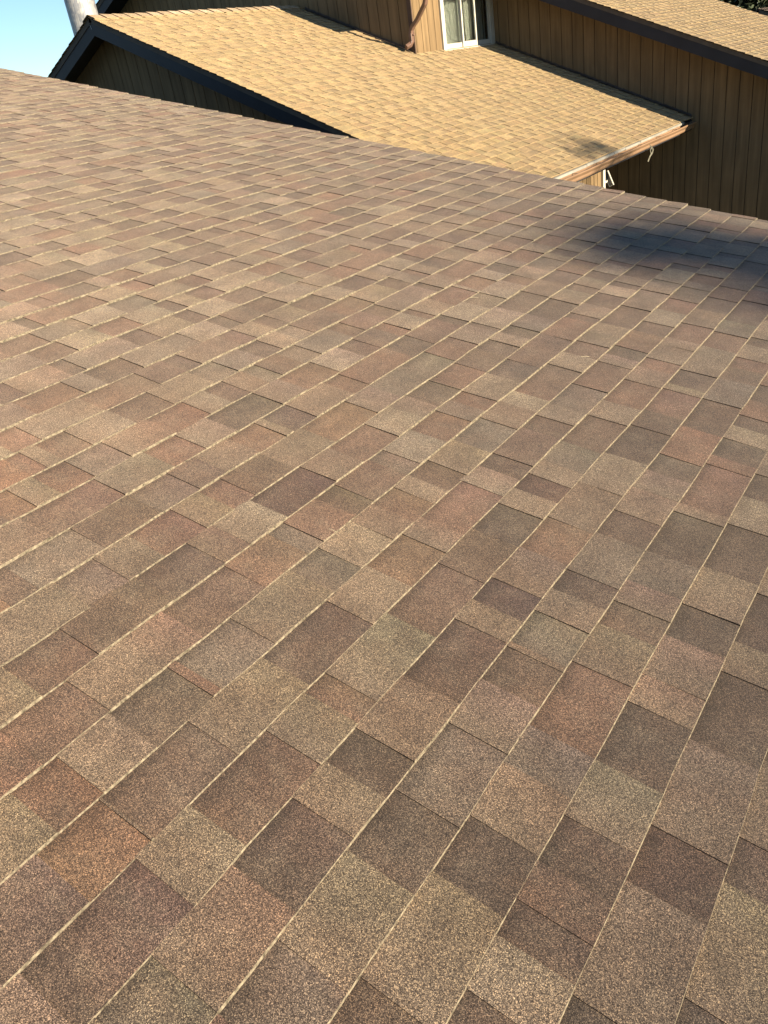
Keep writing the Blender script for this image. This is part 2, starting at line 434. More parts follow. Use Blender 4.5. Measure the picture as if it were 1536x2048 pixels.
# deck under the shingles
def deck(mb, a, b, y0, y1, n, t=0.05, mi=3, dz=0.004):
    a = Vector(a) - n * dz; b = Vector(b) - n * dz
    mb.prism([(a.x, y0, a.z), (b.x, y0, b.z), (b.x - n.x * t, y0, b.z - n.z * t), (a.x - n.x * t, y0, a.z - n.z * t)], (0, y1 - y0, 0), mi)
deck(mb, P_F + S_F * (KE * E_F + 0.02), RIDGE, Y_BACK + 0.02, Y_RAKE - 0.02, N_F)
deck(mb, P_B + S_B * 0.02, RIDGE, Y_BACK + 0.02, Y_RAKE - 0.02, N_B)
# ridge caps
for i in range(60):
    y = Y_BACK + i * 0.16
    if y > Y_RAKE - 0.18: break
    c = [TONES['D'], TONES['T'], TONES['R']][i % 3]
    q = [(*c, 0)] * 4
    for sgn in (1, -1):
        sl = Vector((sgn * math.cos(PF), 0, -math.sin(PF))) * 0.15
        top = RIDGE + Vector((0, 0, 0.014))
        a0 = Vector((top.x, y, top.z + 0.006)); a1 = Vector((top.x, y + 0.2, top.z))
        P4 = [a0, a0 + sl, a1 + sl, a1]
        mb.poly(P4 if sgn < 0 else P4[::-1], 0, q)
near_roof = mb.build('roof', [M_SH, M_BUTT, M_CUT, M_UNDER], near)
# fascia boards along both rakes and the eave
mb = MB()
def rake_board(mb, a, b, y0, y1, hgt, drop=0.055):
    a = Vector(a); b = Vector(b)
    mb.prism([(a.x, y0, a.z - drop), (b.x, y0, b.z - drop), (b.x, y0, b.z - drop - hgt), (a.x, y0, a.z - drop - hgt)], (0, y1 - y0, 0))
EV = P_F + S_F * (KE * E_F)
EB = P_B
for y0, y1 in ((Y_RAKE - 0.06, Y_RAKE - 0.025), (Y_BACK + 0.025, Y_BACK + 0.06)):
    for e_ in (EV, EB):
        mb = MB(); rake_board(mb, e_, RIDGE, y0, y1, 0.18); mb.build('fascia', M_FASCIA, near)


def siding(mb, axis, c0, out, u0, u1, zt, zb, pitch=0.2032, gw=0.011, gd=0.011, thick=0.12, phase=0.0):
    """grooved panel siding. axis 'x': the wall lies along x at y=c0; axis 'y': along y at x=c0.
    out = +1/-1 outward sign. zt/zb give the top and bottom height along u. Boards stand proud of a backing sheet."""
    def pt(u, d, z):
        c = c0 + out * d
        return (u, c, z) if axis == 'x' else (c, u, z)
    def slab(a, b, d0, d1, mi):
        q = [pt(a, d0, zb(a)), pt(b, d0, zb(b)), pt(b, d0, zt(b)), pt(a, d0, zt(a))]
        vec = Vector(pt(0, d1, 0)) - Vector(pt(0, d0, 0))
        mb.prism(q, vec, mi)
    slab(u0, u1, -thick, -gd, 1)
    u = u0 - ((u0 - phase) % pitch)
    while u < u1:
        a = max(u0, u + gw / 2); b = min(u1, u + pitch - gw / 2)
        if b - a > 0.01: slab(a, b, -gd + 0.0005, 0, 0)
        u += pitch

def zf(x):      # roof underside of the near house
    zr = P_F.z + (P_F.x - x) * math.tan(PF) if x > RIDGE.x else RIDGE.z - (RIDGE.x - x) * math.tan(PF)
    return zr - 0.09
mb = MB()
xw0 = EB.x + 0.5; xw1 = EV.x - 0.5
for yy, o in ((Y_RAKE - 0.4, 1), (Y_BACK + 0.4, -1)):
    siding(mb, 'x', yy, o, xw0, RIDGE.x, zf, lambda u: GROUND)
    siding(mb, 'x', yy, o, RIDGE.x, xw1, zf, lambda u: GROUND)
siding(mb, 'y', xw1, 1, Y_BACK + 0.4, Y_RAKE - 0.4, lambda u: zf(xw1 + .02), lambda u: GROUND)
siding(mb, 'y', xw0, -1, Y_BACK + 0.4, Y_RAKE - 0.4, lambda u: zf(xw0 - .02), lambda u: GROUND)
mb.build('wall', [M_SIDE, M_GROOVE], near)

# ================================================================== NEIGHBOURING HOUSE
PT = rad(23.6)
TP = math.tan(PT)
S_T = Vector((-math.cos(PT), 0, math.sin(PT))); N_T = Vector((math.sin(PT), 0, math.cos(PT)))
S_L = Vector((math.cos(PT), 0, math.sin(PT))); N_L = Vector((-math.sin(PT), 0, math.cos(PT)))
E_T = 0.127
far = empty('house', (-9.0, 14.0, GROUND))
tag(far, 'neighbouring two level brown house with sunlit golden tan shingle roofs and vertical siding', 'house')

# heights of the two roof planes (top of shingles)
LR = (-10.33, 1.29)           # lower wing ridge x,z
UR = (-12.03, 3.30)           # upper ridge
def z_low(x): return LR[1] - abs(x - LR[0]) * TP
def z_up(x): return UR[1] - abs(x - UR[0]) * TP
Y_G = 8.0                      # lower wing rake
Y_GW = 8.42                    # lower wing gable wall
Y_B3 = 12.384                  # upper front wall
Y_B2 = 15.08                   # right hand wall
X_W = -8.0                     # window wall
Y_R3 = 11.80; Y_R2 = 14.43     # upper rakes
Y_END = 20.22

def slope_field(mb, ridge, x_eave, sign, y_range_x, rnd, seg=0.25):
    """sign +1: slope that falls towards +x"""
    S, N = (S_T, N_T) if sign > 0 else (S_L, N_L)
    length = abs(x_eave - ridge[0]) / math.cos(PT)
    n = int(round(length / E_T)); e = length / n
    zr = ridge[1]
    z_e = zr - abs(x_eave - ridge[0]) * TP
    P0 = Vector((x_eave, 0, z_e)) - N * 0.006
    shingle_field(mb, P0, S, N, 0, n, lambda k: y_range_x(x_eave - sign * (k + 0.5) * e * math.cos(PT)), e, TAN_TONES,
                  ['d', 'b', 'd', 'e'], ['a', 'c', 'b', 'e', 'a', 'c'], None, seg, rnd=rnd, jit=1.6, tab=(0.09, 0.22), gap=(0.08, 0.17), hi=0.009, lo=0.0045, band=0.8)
    a = Vector((x_eave, 0, z_e)) + S * 0.03
    y0, y1 = y_range_x(x_eave - sign * 0.1)
    return P0

rr = random.Random(5)
# lower wing roof
mb = MB()
X_LE = -4.33
slope_field(mb, LR, X_LE, 1, lambda x: (Y_G, Y_B2 + 0.0) if x > X_W else (Y_G, Y_B3 + 0.0), rr)
slope_field(mb, LR, 2 * LR[0] - X_LE, -1, lambda x: (Y_G, Y_B3), rr, 0.5)
zt = z_low(X_LE)
deck(mb, (X_LE - 0.03, 0, zt + 0.013), (X_W, 0, z_low(X_W)), Y_G + 0.02, Y_B2 - 0.01, N_T, 0.06, 3, 0.012)
deck(mb, (X_W, 0, z_low(X_W)), (LR[0], 0, LR[1]), Y_G + 0.02, Y_B3 - 0.01, N_T, 0.06, 3, 0.012)
xl = 2 * LR[0] - X_LE
deck(mb, (xl + 0.03, 0, zt + 0.013), (LR[0], 0, LR[1]), Y_G + 0.02, Y_B3 - 0.01, N_L, 0.06, 3, 0.012)
low_roof = mb.build('lower_roof', [M_TAN, M_TBUTT, M_CUT, M_UNDER], far)
low_roof['label'] = 'lower tan shingle roof running down to a copper brown gutter'
# ridge caps on the lower wing: overlapping folded tabs
mb = MB()
y = Y_G + 0.0; i = 0
while y < Y_B3 - 0.02:
    c = rr.choice([(0.36, 0.26, 0.17), (0.28, 0.20, 0.12), (0.42, 0.32, 0.22)])
    h0 = 0.022 + rr.uniform(-0.003, 0.004)
    y2 = min(y + 0.26, Y_B3 - 0.01)
    for sgn in (1, -1):
        sl = Vector((sgn * math.cos(PT), 0, -math.sin(PT))) * 0.15
        a0 = Vector((LR[0], y, LR[1] + h0)); a1 = Vector((LR[0], y2, LR[1] + h0 - 0.016))
        th = Vector((0, 0, -0.010))
        top = [a0, a0 + sl, a1 + sl, a1]
        mb.poly(top if sgn < 0 else top[::-1], 0, [(*c, 0)] * 4)
        mb.poly([a0, a0 + sl, a0 + sl + th, a0 + th], 1)
        mb.poly([a0 + sl, a1 + sl, a1 + sl + th * 2, a0 + sl + th * 2], 1)
    y += 0.205
mb.build('ridge_cap', [M_TAN, M_TBUTT], low_roof)

# upper roof: jogged eave (short part over the windows, long part to the right)
mb = MB()
X_UE = -7.60; X_UE2 = -0.5
slope_field(mb, UR, X_UE, 1, lambda x: (Y_R3, Y_R2 - 0.004), rr)
slope_field(mb, UR, X_UE2, 1, lambda x: (Y_R2, Y_END), rr)
slope_field(mb, UR, 2 * UR[0] - X_UE, -1, lambda x: (Y_R3, Y_END), rr, 0.5)
deck(mb, (X_UE - 0.03, 0, z_up(X_UE) + 0.013), (UR[0], 0, UR[1]), Y_R3 + 0.02, Y_R2 + 0.02, N_T, 0.06, 3, 0.012)
deck(mb, (X_UE2 - 0.03, 0, z_up(X_UE2) + 0.013), (UR[0], 0, UR[1]), Y_R2 + 0.021, Y_END - 0.02, N_T, 0.06, 3, 0.012)
xul = 2 * UR[0] - X_UE
deck(mb, (xul + 0.03, 0, z_up(xul) + 0.013), (UR[0], 0, UR[1]), Y_R3 + 0.02, Y_END - 0.02, N_L, 0.06, 3, 0.012)
up_roof = mb.build('upper_roof', [M_TAN, M_TBUTT, M_CUT, M_UNDER], far)
up_roof['label'] = 'upper tan shingle roof with a dark fascia along its sloping edge'
mb = MB()
y = Y_R3
while y < Y_END - 0.3:
    c = rr.choice([(0.34, 0.25, 0.15), (0.28, 0.20, 0.12)])
    for sgn in (1, -1):
        sl = Vector((sgn * math.cos(PT), 0, -math.sin(PT))) * 0.15
        a0 = Vector((UR[0], y, UR[1] + 0.03)); a1 = Vector((UR[0], y + 0.26, UR[1] + 0.008))
        top = [a0, a0 + sl, a1 + sl, a1]
        mb.poly(top if sgn < 0 else top[::-1], 0, [(*c, 0)] * 4)
        mb.poly([a0, a0 + sl, a0 + sl + Vector((0, 0, -.01)), a0 + Vector((0, 0, -.01))], 1)
    y += 0.205
mb.build('ridge_cap', [M_TAN, M_TBUTT], up_roof)

# fascia boards and soffits
def gable_fascia(ridge, xe, y0, hgt, y_back, label=None, x_from=None):
    """one sloping board from the ridge (or x_from) to the eave; its soffit is a part under it"""
    a0 = ridge[0] if x_from is None else x_from
    if xe < ridge[0]: a0 -= 0.0005
    zt_ = lambda x, d: ridge[1] - abs(x - ridge[0]) * TP - d
    y0 += 0.03; t = 0.035
    mb = MB()
    mb.prism([(a0, y0, zt_(a0, .022)), (xe, y0, zt_(xe, .022)), (xe, y0, zt_(xe, .022) - hgt), (a0, y0, zt_(a0, .022) - hgt)], (0, t, 0))
    o = mb.build('fascia', M_FASCIA, far)
    if label: o['label'] = label
    mb = MB(); ys = y0 + t
    mb.prism([(a0, ys, zt_(a0, .10)), (xe, ys, zt_(xe, .10)), (xe, ys, zt_(xe, .115)), (a0, ys, zt_(a0, .115))], (0, y_back - ys, 0))
    mb.build('soffit', M_FASCIA, o)
gable_fascia(LR, X_LE, Y_G, 0.205, Y_GW - 0.001, 'dark fascia down the sunny side of the lower gable')
gable_fascia(LR, xl, Y_G, 0.205, Y_GW - 0.001, 'dark fascia against the sky on the lower gable')
gable_fascia(UR, X_UE, Y_R3, 0.21, Y_B3 - 0.001)
gable_fascia(UR, xul, Y_R3, 0.21, Y_B3 - 0.001)
gable_fascia(UR, X_UE2, Y_R2, 0.225, Y_B2 - 0.001, 'dark fascia above the long shaded wall', X_UE + 0.02)
for a, b in (((X_UE - 0.04, Y_R3 + 0.07, z_up(X_UE) - 0.17), (X_UE - 0.005, Y_R2 + 0.02, z_up(X_UE) - 0.03)),
             ((X_UE2 - 0.04, Y_R2 + 0.07, z_up(X_UE2) - 0.17), (X_UE2 - 0.005, Y_END - 0.05, z_up(X_UE2) - 0.03)),
             ((X_LE - 0.045, Y_G + 0.07, z_low(X_LE) - 0.19), (X_LE - 0.01, Y_B2 - 0.02, z_low(X_LE) - 0.03))):
    mb = MB(); mb.box(a, b); mb.build('eave_board', M_FASCIA, far)
for a, b in (((X_UE - 0.04, Y_R3 + .07, z_up(X_UE) - 0.185), (X_W, Y_B2 - .02, z_up(X_UE) - 0.171)),
             ((X_LE - 0.05, Y_G + .07, z_low(X_LE) - 0.205), (-4.866, Y_B2 - .02, z_low(X_LE) - 0.191))):
    mb = MB(); mb.box(a, b); mb.build('soffit', M_FASCIA, far)

# walls
WX = -4.866
mb = MB()
siding(mb, 'x', Y_GW, -1, xl + 0.45, LR[0], lambda x: z_low(x) - 0.12, lambda x: GROUND, phase=0.07)
siding(mb, 'x', Y_GW, -1, LR[0], WX, lambda x: z_low(x) - 0.12, lambda x: GROUND, phase=0.07)
w = mb.build('wall', [M_SIDE, M_GROOVE], far); w['label'] = 'shaded gable wall of the lower wing with vertical grooves'
mb = MB()
siding(mb, 'y', WX, 1, Y_GW + 0.13, Y_B3 - 0.001, lambda u: z_low(WX) - 0.12, lambda u: GROUND, pitch=0.14, gw=0.016, gd=0.016)
w = mb.build('wall', [M_SIDE, M_GROOVE], far); w['label'] = 'low wall under the gutter with sunlit tan siding'
mb = MB()
siding(mb, 'x', Y_B3, -1, xul + 0.4, UR[0], lambda x: z_up(x) - 0.12, lambda x: GROUND, phase=0.1)
siding(mb, 'x', Y_B3, -1, UR[0], X_W - 0.06, lambda x: z_up(x) - 0.12, lambda x: GROUND, phase=0.1)
w = mb.build('wall', [M_SIDE, M_GROOVE], far); w['label'] = 'upper shaded front wall behind the lower ridge'
mb = MB()
# window wall with its opening left out
WY0, WY1, WZ0, WZ1 = 13.235, 15.0, 0.235, 1.12
siding(mb, 'y', X_W, 1, Y_B3 + 0.004, WY0, lambda u: z_up(X_W) - 0.16, lambda u: GROUND, phase=0.05)
siding(mb, 'y', X_W, 1, WY0, WY1, lambda u: z_up(X_W) - 0.16, lambda u: WZ1, phase=0.05)
siding(mb, 'y', X_W, 1, WY0, WY1, lambda u: WZ0, lambda u: GROUND, phase=0.05)
siding(mb, 'y', X_W, 1, WY1, Y_B2 - 0.001, lambda u: z_up(X_W) - 0.16, lambda u: GROUND, phase=0.05)
w = mb.build('wall', [M_SIDE, M_GROOVE], far); w['label'] = 'sunlit golden wall beside the white window'
mb = MB()
siding(mb, 'x', Y_B3, 1, X_W + 0.03, WX - 0.13, lambda x: z_low(x) - 0.12, lambda x: GROUND)
mb.build('wall', [M_SIDE, M_GROOVE], far)
mb = MB()
X_R2 = X_UE2 - 0.5
siding(mb, 'x', Y_B2, -1, X_W, X_R2, lambda x: z_up(x) - 0.12, lambda x: GROUND, phase=0.045)
w = mb.build('wall', [M_SIDE, M_GROOVE], far); w['label'] = 'long dark shaded wall with vertical grooves to the right'
mb = MB()
siding(mb, 'y', X_R2, 1, Y_B2 + 0.13, Y_END - 0.4, lambda u: z_up(X_R2) - 0.16, lambda u: GROUND)
siding(mb, 'y', xul + 0.4, -1, Y_B3 + 0.13, Y_END - 0.4, lambda u: z_up(xul + .4) - 0.16, lambda u: GROUND)
siding(mb, 'y', xl + 0.45, -1, Y_GW + 0.13, Y_B3 - 0.01, lambda u: z_low(xl + .45) - 0.16, lambda u: GROUND)
siding(mb, 'x', Y_END - 0.4, 1, xul + 0.5, UR[0], lambda x: z_up(x) - 0.16, lambda x: GROUND)
siding(mb, 'x', Y_END - 0.4, 1, UR[0], X_R2, lambda x: z_up(x) - 0.16, lambda x: GROUND)
mb.build('wall', [M_SIDE, M_GROOVE], far)
# corner board at the outside corner by the downspout
mb = MB()
mb.prism([(X_W + 0.022, Y_B3 - 0.026, GROUND + 0.1), (X_W + 0.022, Y_B3 + 0.003, GROUND + 0.1), (X_W - 0.055, Y_B3 + 0.003, GROUND + 0.1), (X_W - 0.055, Y_B3 - 0.026, GROUND + 0.1)], (0, 0, z_up(X_W) - 0.17 - GROUND - 0.1))
mb.build('corner_board', M_TRIM, far)
# step flashing where the lower roof meets the upper walls
mb = MB()
def flash(xa, xb, y):
    x = xa
    while x < xb:
        x2 = min(x + 0.145, xb)
        z = z_low(x) + 0.016; z2 = z_low(x2) + 0.010
        mb.poly([(x, y, z), (x2, y, z2), (x2, y, z2 + 0.028), (x, y, z + 0.034)])
        mb.poly([(x, y - 0.05, z), (x2, y - 0.05, z2), (x2, y, z2), (x, y, z)])
        x += 0.142
flash(LR[0] + 0.2, X_W - 0.06, Y_B3 - 0.018)
M_FLASH = flat_mat('dark_flashing', (0.07, 0.055, 0.045), 0.5, 0.3, 6, 0.5, 0.3)
mb.build('flashing', M_FLASH, far); mb = MB()
flash(X_W + 0.05, X_LE - 0.02, Y_B2 - 0.018)
mb.build('flashing', M_FLASH, far)

# ---- gutters
def gutter(mb, x, z, y0, y1, w=0.12, h=0.115):
    prof = [(0, 0), (0, -h), (w * 0.55, -h), (w * 0.66, -h * 0.82), (w * 0.70, -h * 0.55), (w * 0.95, -h * 0.22), (w, -0.012), (w, 0.0), (w - 0.014, 0.0), (w - 0.014, -0.01)]
    inner = [(px - 0.003 if i > 2 else px + 0.003, pz + 0.004) for i, (px, pz) in enumerate(prof)][::-1]
    loop = prof
    n = int((y1 - y0) / 1.2) + 1
    for k in range(n):
        a = y0 + (y1 - y0) * k / n; b = y0 + (y1 - y0) * (k + 1) / n
        sag = 0.004 * math.sin(k * 2.1); sag2 = 0.004 * math.sin((k + 1) * 2.1)
        for i in range(len(loop) - 1):
            p, q = loop[i], loop[i + 1]
            mb.poly([(x + p[0], a, z + p[1] + sag), (x + q[0], a, z + q[1] + sag), (x + q[0], b, z + q[1] + sag2), (x + p[0], b, z + p[1] + sag2)])
            mb.poly([(x + p[0] - .002, a, z + p[1] + .002 + sag), (x + p[0] - .002, b, z + p[1] + .002 + sag2), (x + q[0] - .002, b, z + q[1] + .002 + sag2), (x + q[0] - .002, a, z + q[1] + .002 + sag)])
    for yy in (y0, y1):
        mb.poly([(x + p[0], yy, z + p[1]) for p in prof[:8]])
    # hangers
    k = y0 + 0.4
    while k < y1:
        mb.box((x, k, z - 0.012), (x + w - 0.004, k + 0.02, z - 0.008)); k += 0.8
mb = MB(); gutter(mb, X_LE - 0.008, z_low(X_LE) - 0.05, Y_G + 0.02, 14.93, h=0.10)
gut = mb.build('gutter', M_GUT, far); gut['label'] = 'copper brown gutter along the lower roof'
mb = MB()
y = Y_G + 0.01; i = 0
lens_ = [2.43, 0.98, 0.42, 0.62, 1.25, 1.05]
while y < 14.9:
    ln = lens_[i % len(lens_)]; y2 = min(y + ln, 14.55 if y + ln > 14 else y + ln)
    dz = 0.003 * ((i % 3) - 1)
    mb.prism([(X_LE - 0.01, y + 0.012, z_low(X_LE - 0.01) - 0.016 + dz), (X_LE + 0.016, y + 0.012, z_low(X_LE + 0.016) - 0.010 + dz),
              (X_LE + 0.016, y + 0.012, z_low(X_LE + 0.016) - 0.040 + dz), (X_LE + 0.012, y + 0.012, z_low(X_LE + 0.016) - 0.040 + dz), (X_LE + 0.012, y + 0.012, z_low(X_LE + 0.016) - 0.014 + dz), (X_LE - 0.01, y + 0.012, z_low(X_LE - 0.01) - 0.020 + dz)], (0, y2 - y - 0.012, 0))
    if y2 >= 14.5: break
    y = y2; i += 1
mb.build('drip_edge', M_DRIP, low_roof)
mb = MB(); gutter(mb, X_UE - 0.008, z_up(X_UE) - 0.035, Y_R3 + 0.02, Y_R2 - 0.02)
ug = mb.build('gutter', M_GUT, far)
# ---- downspout with two elbows and a kick-out shoe
mb = MB()
path = [(-7.545, 12.02, z_up(X_UE) - 0.13), (-7.545, 12.02, z_up(X_UE) - 0.2), (-7.52, 12.05, 1.07), (-7.256, 11.98, 0.895)]
path = [(-7.20, 12.02, 1.20), (-7.20, 12.02, 1.02), (-7.26, 12.03, 0.93), (-7.42, 12.10, 0.845), (-7.831, 12.27, 0.705), (-7.925, 12.29, 0.655), (-7.975, 12.30, 0.60), (-7.992, 12.30, 0.55), (-7.992, 12.30, 0.44), (-8.004, 12.275, 0.40), (-8.03, 12.20, 0.372)]
path[0] = (-7.53, 12.03, z_up(X_UE) - 0.13); path[1] = (-7.50, 12.03, 1.08); path[2] = (-7.44, 12.04, 0.98)
path[3] = (-7.52, 12.10, 0.868)
path = [(-7.545, 12.10, z_up(X_UE) - 0.10), (-7.545, 12.10, 1.12), (-7.40, 12.06, 0.93)]
path = [(-7.545, 12.10, z_up(X_UE) - 0.10), (-7.545, 12.10, 1.06), (-7.53, 12.11, 0.98), (-7.57, 12.14, 0.90), (-7.831, 12.27, 0.712), (-7.925, 12.29, 0.650), (-7.975, 12.30, 0.60), (-7.992, 12.30, 0.55), (-7.992, 12.30, 0.44), (-8.004, 12.275, 0.40), (-8.04, 12.19, 0.370)]
mb.tube(path, 0.075, 0.055, 0, side=Vector((0, 1, 0)))
ds = mb.build('downspout', M_SPOUT, far)
mb = MB()
mb.box((-8.045, 12.29, 0.52), (-7.94, 12.345, 0.535)); mb.box((-8.045, 12.33, 0.518), (-8.035, 12.372, 0.537))
mb.build('strap', M_SPOUT, ds)

# ---- white window in the golden wall
wx = X_W
win = MB()
win.box((wx - 0.02, WY0 + 0.001, WZ0), (wx + 0.035, WY0 + 0.105, WZ1))                 # left casing
win.box((wx - 0.02, WY0 + 0.105, WZ1 - 0.09), (wx + 0.034, WY1 - 0.001, WZ1 - 0.001))    # head
win.box((wx - 0.02, WY1 - 0.045, WZ0), (wx + 0.033, WY1 - 0.001, WZ1 - 0.09))            # right casing
wf = win.build('window', M_WHITE, far); wf['label'] = 'white three light sliding window in the sunlit wall'
mb = MB()
mb.prism([(wx - 0.02, WY0 - 0.01, WZ0 + 0.03), (wx + 0.065, WY0 - 0.01, WZ0 + 0.018), (wx + 0.065, WY0 - 0.01, WZ0 - 0.012), (wx - 0.02, WY0 - 0.01, WZ0 - 0.012)], (0, WY1 - WY0 - 0.01, 0))
mb.build('sill', M_WHITE, wf)
mb = MB()
def sash(y0, y1, d, z0, z1, t=0.045, bt=0.075):
    mb.box((wx + d - 0.025, y0, z0), (wx + d, y0 + t, z1)); mb.box((wx + d - 0.025, y1 - t, z0), (wx + d, y1, z1))
    mb.box((wx + d - 0.0245, y0 + t, z0), (wx + d - 0.0005, y1 - t, z0 + bt)); mb.box((wx + d - 0.0245, y0 + t, z1 - t), (wx + d - 0.0005, y1 - t, z1))
sash(WY0 + 0.106, 13.945, 0.005, WZ0 + 0.032, WZ1 - 0.091)
sash(13.90, 14.41, 0.032, WZ0 + 0.032, WZ1 - 0.091, 0.04, 0.085)
sash(14.412, WY1 - 0.047, 0.005, WZ0 + 0.032, WZ1 - 0.091, 0.05)
mb.build('sash', M_WHITE, wf)
mb = MB()
for y0, y1, d in ((13.385, 13.90, -0.008), (13.94, 14.37, 0.018), (14.46, 14.905, -0.008)):
    mb.box((wx + d - 0.004, y0, WZ0 + 0.1), (wx + d, y1, WZ1 - 0.13))
mb.build('pane', M_GLASS, wf)
mb = MB()
y = WY0 + 0.10
while y < WY1 - 0.05:
    yy = y + 0.085; ph = 0.02 * math.sin(y * 9)
    if not (13.70 < y < 13.82):
        mb.poly([(wx - 0.10 + ph, y, WZ0), (wx - 0.075 - ph, yy, WZ0), (wx - 0.075 - ph, yy, WZ1), (wx - 0.10 + ph, y, WZ1)])
    y += 0.085
mb.build('curtain', M_CURT, wf)
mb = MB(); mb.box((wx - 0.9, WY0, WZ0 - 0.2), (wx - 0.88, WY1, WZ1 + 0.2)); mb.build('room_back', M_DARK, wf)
# white trim strip between the window and the inner corner (always shaded)
mb = MB(); mb.box((wx + 0.0005, WY1 + 0.004, WZ0 - 0.01), (wx + 0.034, Y_B2 - 0.002, WZ1)); mb.build('trim', M_WHITE, wf)

# ---- under the gutter: a window, a white corner trim and a small tilted lamp
mb = MB()
wa, wb = 10.2, 11.35
mb.box((WX + 0.001, wb, -3.2), (WX + 0.03, wb + 0.07, -1.55)); mb.box((WX + 0.001, wa, -1.64), (WX + 0.03, wb, -1.55)); mb.box((WX + 0.001, wa - 0.07, -3.2), (WX + 0.03, wa, -1.55))
mb.box((WX + 0.001, wa, -3.2), (WX + 0.029, wb, -3.12)); mb.box((WX + 0.001, wa + 0.55, -3.12), (WX + 0.025, wa + 0.6, -1.64))
lw = mb.build('window', M_WHITE, far); lw['label'] = 'white framed window in the low wall, only its edge in view'
mb = MB(); mb.box((WX + 0.002, wa, -3.12), (WX + 0.012, wb, -1.64)); mb.build('pane', flat_mat('dark_pane', (0.02, 0.025, 0.03), 0.05, 0.1, 2, 0.6), lw)
mb = MB(); mb.box((WX - 0.006, 12.31, GROUND + 0.1), (WX + 0.04, Y_B3 + 0.012, z_low(WX) - 0.14)); mb.build('corner_trim', M_WHITE, far)
lamp_c = Vector((-4.80, 12.45, -1.838))
mb = MB()
ux = Vector((0.045, 0, 0.0)); tl = Vector((0.055, 0, -0.125)); 
def rect_bar(c, u, v, d, mi=0):
    mb.prism([c - u - v, c + u - v, c + u + v, c - u + v], d, mi)
tn = tl.normalized(); un = Vector((-tn.z, 0, tn.x)); un = un if un.x > 0 else -un
hl, hw, rim = 0.115, 0.036, 0.010
d = Vector((0, 0.035, 0))
rect_bar(lamp_c + un * (hw - rim / 2), un * rim / 2, tn * hl, d); rect_bar(lamp_c - un * (hw - rim / 2), un * rim / 2, tn * hl, d)
rect_bar(lamp_c + tn * (hl - rim / 2), un * (hw - rim), tn * rim / 2, d); rect_bar(lamp_c - tn * (hl - rim / 2), un * (hw - rim), tn * rim / 2, d)
mb.tube([lamp_c + Vector((-0.02, 0.03, -0.02)), (-4.835, 12.43, -1.875), (-4.85, 12.39, -1.875)], 0.03, 0.03, 0, side=Vector((0, 0, 1)))
lf = mb.build('wall_lamp', M_WHITE, far); lf['label'] = 'small tilted white rimmed lamp beside the corner trim'
mb = MB(); rect_bar(lamp_c + Vector((0, 0.012, 0)), un * (hw - rim), tn * (hl - rim), Vector((0, 0.02, 0))); mb.build('lens', flat_mat('lamp_lens', (0.10, 0.10, 0.10), 0.3, 0.1, 5), lf)

# ---- flue pipe behind the lower gable
mb = MB()
fc = (-11.577, 8.9)
rp = 0.218
for zz0, zz1, r in ((0.4, 2.05, rp), (2.05, 3.35, rp * 0.99)):
    mb.tube([(fc[0], fc[1], zz0), (fc[0], fc[1], zz1)], r, r, 0, side=Vector((1, 0, 0)), round_n=40)
mb.tube([(fc[0], fc[1], 2.03), (fc[0], fc[1], 2.07)], rp * 1.03, rp * 1.03, 0, round_n=40)
fl = mb.build('flue_pipe', M_GALV, far); fl['label'] = 'mottled galvanised flue pipe rising behind the gable peak'
for p_ in fl.data.polygons: p_.use_smooth = len(p_.vertices) == 4
mb = MB()
mb.tube([(fc[0], fc[1], 3.42), (fc[0], fc[1], 3.47), (fc[0], fc[1], 3.6)], rp * 1.5, rp * 1.5, 0, round_n=32)
for k in range(4):
    a = k * math.pi / 2
    mb.box((fc[0] + math.cos(a) * rp * .95 - .01, fc[1] + math.sin(a) * rp * .95 - .01, 3.3), (fc[0] + math.cos(a) * rp * .95 + .01, fc[1] + math.sin(a) * rp * .95 + .01, 3.45))
mb.build('cap', M_GALV, fl)
# bright nail scar on the gable peak fascia
mb = MB(); mb.prism([(-10.375, Y_G + 0.029, 1.205), (-10.362, Y_G + 0.029, 1.207), (-10.345, Y_G + 0.029, 1.142), (-10.352, Y_G + 0.029, 1.140)], (0, -0.002, 0))
mb.build('scratch', flat_mat('bare_scratch', (0.3, 0.3, 0.3), 0.8), far)

# ================================================================== dangling scrap under the gutter
def ribbon(mb, path, w, th=0.003, side=Vector((0.5, 0.86, 0))):
    mb.tube(path, w, th, 0, side=side)
mb = MB()
dp = [(-4.27, 12.60, -1.405), (-4.262, 12.66, -1.43), (-4.25, 12.76, -1.475), (-4.25, 12.83, -1.52), (-4.25, 12.80, -1.555), (-4.252, 12.73, -1.585)]
ribbon(mb, dp, 0.022)
ribbon(mb, [(-4.252, 12.745, -1.575), (-4.25, 12.69, -1.60), (-4.25, 12.61, -1.655)], 0.018)
ribbon(mb, [(-4.25, 12.76, -1.475), (-4.255, 12.72, -1.52), (-4.25, 12.74, -1.56)], 0.012)
dg = mb.build('bark_strip', flat_mat('pale_bark_strip', (0.15, 0.14, 0.10), 0.9, 0.4, 40), origin=(-4.26, 12.7, -1.42))
tag(dg, 'curled pale strip of bark dangling below the copper brown gutter', 'bark strip')

# ================================================================== trees
def leaf_card(mb, c, size, rnd):
    n = Vector((rnd.gauss(0, 1), rnd.gauss(0, 1), rnd.gauss(0, 1))).normalized()
    t = n.orthogonal().normalized(); t.rotate(Matrix.Rotation(rnd.uniform(0, 6.28), 3, n)); b = n.cross(t)
    a, w = size * rnd.uniform(0.6, 1.3), size * rnd.uniform(0.25, 0.5)
    mb.poly([c - t * a, c + b * w, c + t * a, c - b * w])

